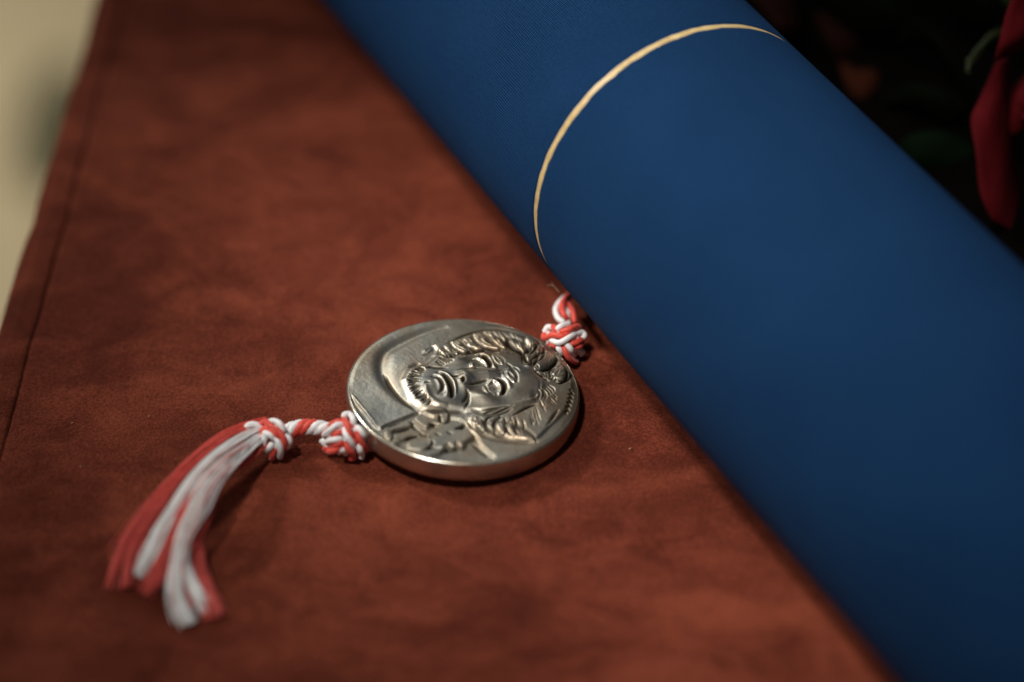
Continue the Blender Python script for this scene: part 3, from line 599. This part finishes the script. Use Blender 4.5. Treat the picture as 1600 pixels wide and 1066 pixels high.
zstr('r', [(430, 480), (470, 515), (540, 500)], [.006, .0072, .0065])
zstr('w', [(620, 150), (560, 230), (520, 300)], [.005, .006, .006])

# ------------------------------------------------------------------ dark bouquet behind the tube
TO = -TN                                   # away from the tube, to the back right
backing_v = []
SW = np.linspace(-.42, .42, 70); WW = np.linspace(.058, .55, 50)
for s in SW:
    for w in WW:
        p = TP+TD*s+TO*w; v = Vector((p[0], p[1], 0))
        k = min(1, (w-.058)/.05); z = .003+k*(.010+.012*abs(mnoise.noise(v*22))+.006*abs(mnoise.noise(v*60)))
        backing_v.append((p[0], p[1], z))
wr = mesh_obj("shade_backing", backing_v, grid_faces(len(SW), len(WW)), BLACK)  # black sheet added to stand for the deep shade around the flowers
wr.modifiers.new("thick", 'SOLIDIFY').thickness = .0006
tag(wr, "added crumpled black sheet in place of the deep shade behind the blue tube", "dark backing")
def loft(name, parent, rows, mat, bulge=.006, nv=9, thick=.0008):
    """rows: (left x, left y, left depth, right x, right y, right depth) -> a cupped sheet"""
    Lc = crom([at_depth(r[0], r[1], r[2]) for r in rows], 4); Rc = crom([at_depth(r[3], r[4], r[5]) for r in rows], 4)
    V = []; n = len(Lc)
    for i in range(n):
        for j in range(nv):
            t = j/(nv-1); p = Lc[i]*(1-t)+Rc[i]*t
            b = bulge*math.sin(math.pi*t)*(.4+.6*math.sin(math.pi*i/(n-1)))+.0006*math.sin(9*t+.7*i)
            V.append(p-FW*b)
    o = mesh_obj(name, V, grid_faces(n, nv), mat, parent); o.modifiers.new("thick", 'SOLIDIFY').thickness = thick
    return o
def petal_geo(L, Wd, cup, curl, seed, nu=14, nv=12):
    V = []
    for i in range(nu):
        t = i/(nu-1)
        for j in range(nv):
            s = -1+2*j/(nv-1); w = Wd*(.25+.75*math.sin(min(1, t*1.15)*math.pi*.62))*(1-1.2*max(0, t-.8)*s*s)
            V.append((s*w, -cup*(1-s*s)*math.sin(t*2.2)*L+curl*L*max(0, t-.6)**2*4+.02*L*math.sin(5*s+7*t+seed), L*t-.06*L*s*s*t))
    return np.array(V), grid_faces(nu, nv)
def whorl(parent, base, axis, mat, seed, rings, name="petal"):
    rr = np.random.default_rng(seed); q = Vector((0, 0, 1)).rotation_difference(Vector(axis)).to_matrix(); k = 0
    for ring, (n, L, Wd, tilt, r0) in enumerate(rings):
        for i in range(n):
            V, F = petal_geo(L*rr.uniform(.92, 1.06), Wd, .30-.05*ring, .05+.10*ring, seed+k); k += 1
            ang = 2*math.pi*i/n+ring*.6+rr.normal(0, .1)
            M = Matrix.Rotation(ang, 3, 'Z') @ Matrix.Rotation(-(tilt+rr.normal(0, .07)), 3, 'X')
            V = V@np.array(M).T+np.array([-math.sin(ang)*r0, math.cos(ang)*r0, 0])
            V = V@np.array(q).T+np.array(base)
            o = mesh_obj(name, V, F, mat, parent); o.modifiers.new("thick", 'SOLIDIFY').thickness = .0007
RB_ = at_depth(1690, 215, .935)
rose = empty("rose", tuple(RB_), "dark red rose at the right edge behind the blue tube", "rose", "flowers in the dark bouquet")
whorl(rose, RB_, (-.15, -.35, .9), PETAL, 21, ((3, .030, .010, -.1, .002), (4, .033, .014, .05, .004), (5, .034, .016, .25, .006)))
loft("petal", rose, [(1556, 97, .925, 1572, 88, .932), (1533, 150, .915, 1580, 125, .94), (1517, 188, .908, 1586, 190, .935), (1526, 245, .905, 1590, 255, .935), (1533, 305, .905, 1600, 335, .93), (1550, 345, .908, 1612, 385, .93)], PETAL, .009)
loft("petal", rose, [(1590, -30, .905, 1660, -40, .93), (1573, 25, .90, 1650, 20, .925), (1562, 65, .90, 1640, 60, .922), (1556, 96, .905, 1600, 78, .92)], PETAL, .006)
loft("petal", rose, [(1580, 140, .925, 1640, 70, .925), (1578, 185, .922, 1650, 130, .92), (1577, 215, .925, 1640, 190, .925)], PETAL, .004)
loft("petal", rose, [(1556, 345, .925, 1590, 330, .93), (1570, 385, .925, 1650, 360, .94), (1600, 425, .925, 1680, 420, .95), (1640, 450, .93, 1680, 450, .95)], PETAL, .004)
loft("sepal", rose, [(1563, 42, .93, 1567, 50, .93), (1540, 60, .925, 1546, 68, .926), (1522, 78, .92, 1533, 86, .922), (1513, 96, .918, 1522, 100, .92), (1508, 112, .918, 1512, 114, .918)], GREEN, .001, 5)
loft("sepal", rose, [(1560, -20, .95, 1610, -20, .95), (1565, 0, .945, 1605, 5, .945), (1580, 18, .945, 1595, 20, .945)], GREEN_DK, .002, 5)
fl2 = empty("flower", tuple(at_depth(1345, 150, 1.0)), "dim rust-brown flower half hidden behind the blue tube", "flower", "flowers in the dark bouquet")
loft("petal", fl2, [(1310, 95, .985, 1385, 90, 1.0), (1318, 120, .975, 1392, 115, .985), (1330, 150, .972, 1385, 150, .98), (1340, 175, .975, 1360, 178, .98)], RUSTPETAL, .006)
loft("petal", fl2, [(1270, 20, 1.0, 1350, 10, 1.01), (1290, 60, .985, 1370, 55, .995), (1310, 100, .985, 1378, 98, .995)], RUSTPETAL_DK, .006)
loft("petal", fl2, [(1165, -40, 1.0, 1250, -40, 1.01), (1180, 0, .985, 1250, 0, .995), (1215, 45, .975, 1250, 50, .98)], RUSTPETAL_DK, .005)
def leaf(rows, label, bulge=.004, mat=None):
    c = at_depth(*rows[0][:3]); lf = empty("leaf", tuple(c), label, "leaf", "leaves in the dark bouquet")
    loft("leaf_blade", lf, rows, mat or LEAF, bulge, 7, .0005)
    mid = [at_depth((r[0]+r[3])/2, (r[1]+r[4])/2, (r[2]+r[5])/2-bulge*.9) for r in rows]
    v, f = tube_geo(crom(mid, 4), .0006, 5); mesh_obj("midrib", v, f, mat or LEAF, lf)
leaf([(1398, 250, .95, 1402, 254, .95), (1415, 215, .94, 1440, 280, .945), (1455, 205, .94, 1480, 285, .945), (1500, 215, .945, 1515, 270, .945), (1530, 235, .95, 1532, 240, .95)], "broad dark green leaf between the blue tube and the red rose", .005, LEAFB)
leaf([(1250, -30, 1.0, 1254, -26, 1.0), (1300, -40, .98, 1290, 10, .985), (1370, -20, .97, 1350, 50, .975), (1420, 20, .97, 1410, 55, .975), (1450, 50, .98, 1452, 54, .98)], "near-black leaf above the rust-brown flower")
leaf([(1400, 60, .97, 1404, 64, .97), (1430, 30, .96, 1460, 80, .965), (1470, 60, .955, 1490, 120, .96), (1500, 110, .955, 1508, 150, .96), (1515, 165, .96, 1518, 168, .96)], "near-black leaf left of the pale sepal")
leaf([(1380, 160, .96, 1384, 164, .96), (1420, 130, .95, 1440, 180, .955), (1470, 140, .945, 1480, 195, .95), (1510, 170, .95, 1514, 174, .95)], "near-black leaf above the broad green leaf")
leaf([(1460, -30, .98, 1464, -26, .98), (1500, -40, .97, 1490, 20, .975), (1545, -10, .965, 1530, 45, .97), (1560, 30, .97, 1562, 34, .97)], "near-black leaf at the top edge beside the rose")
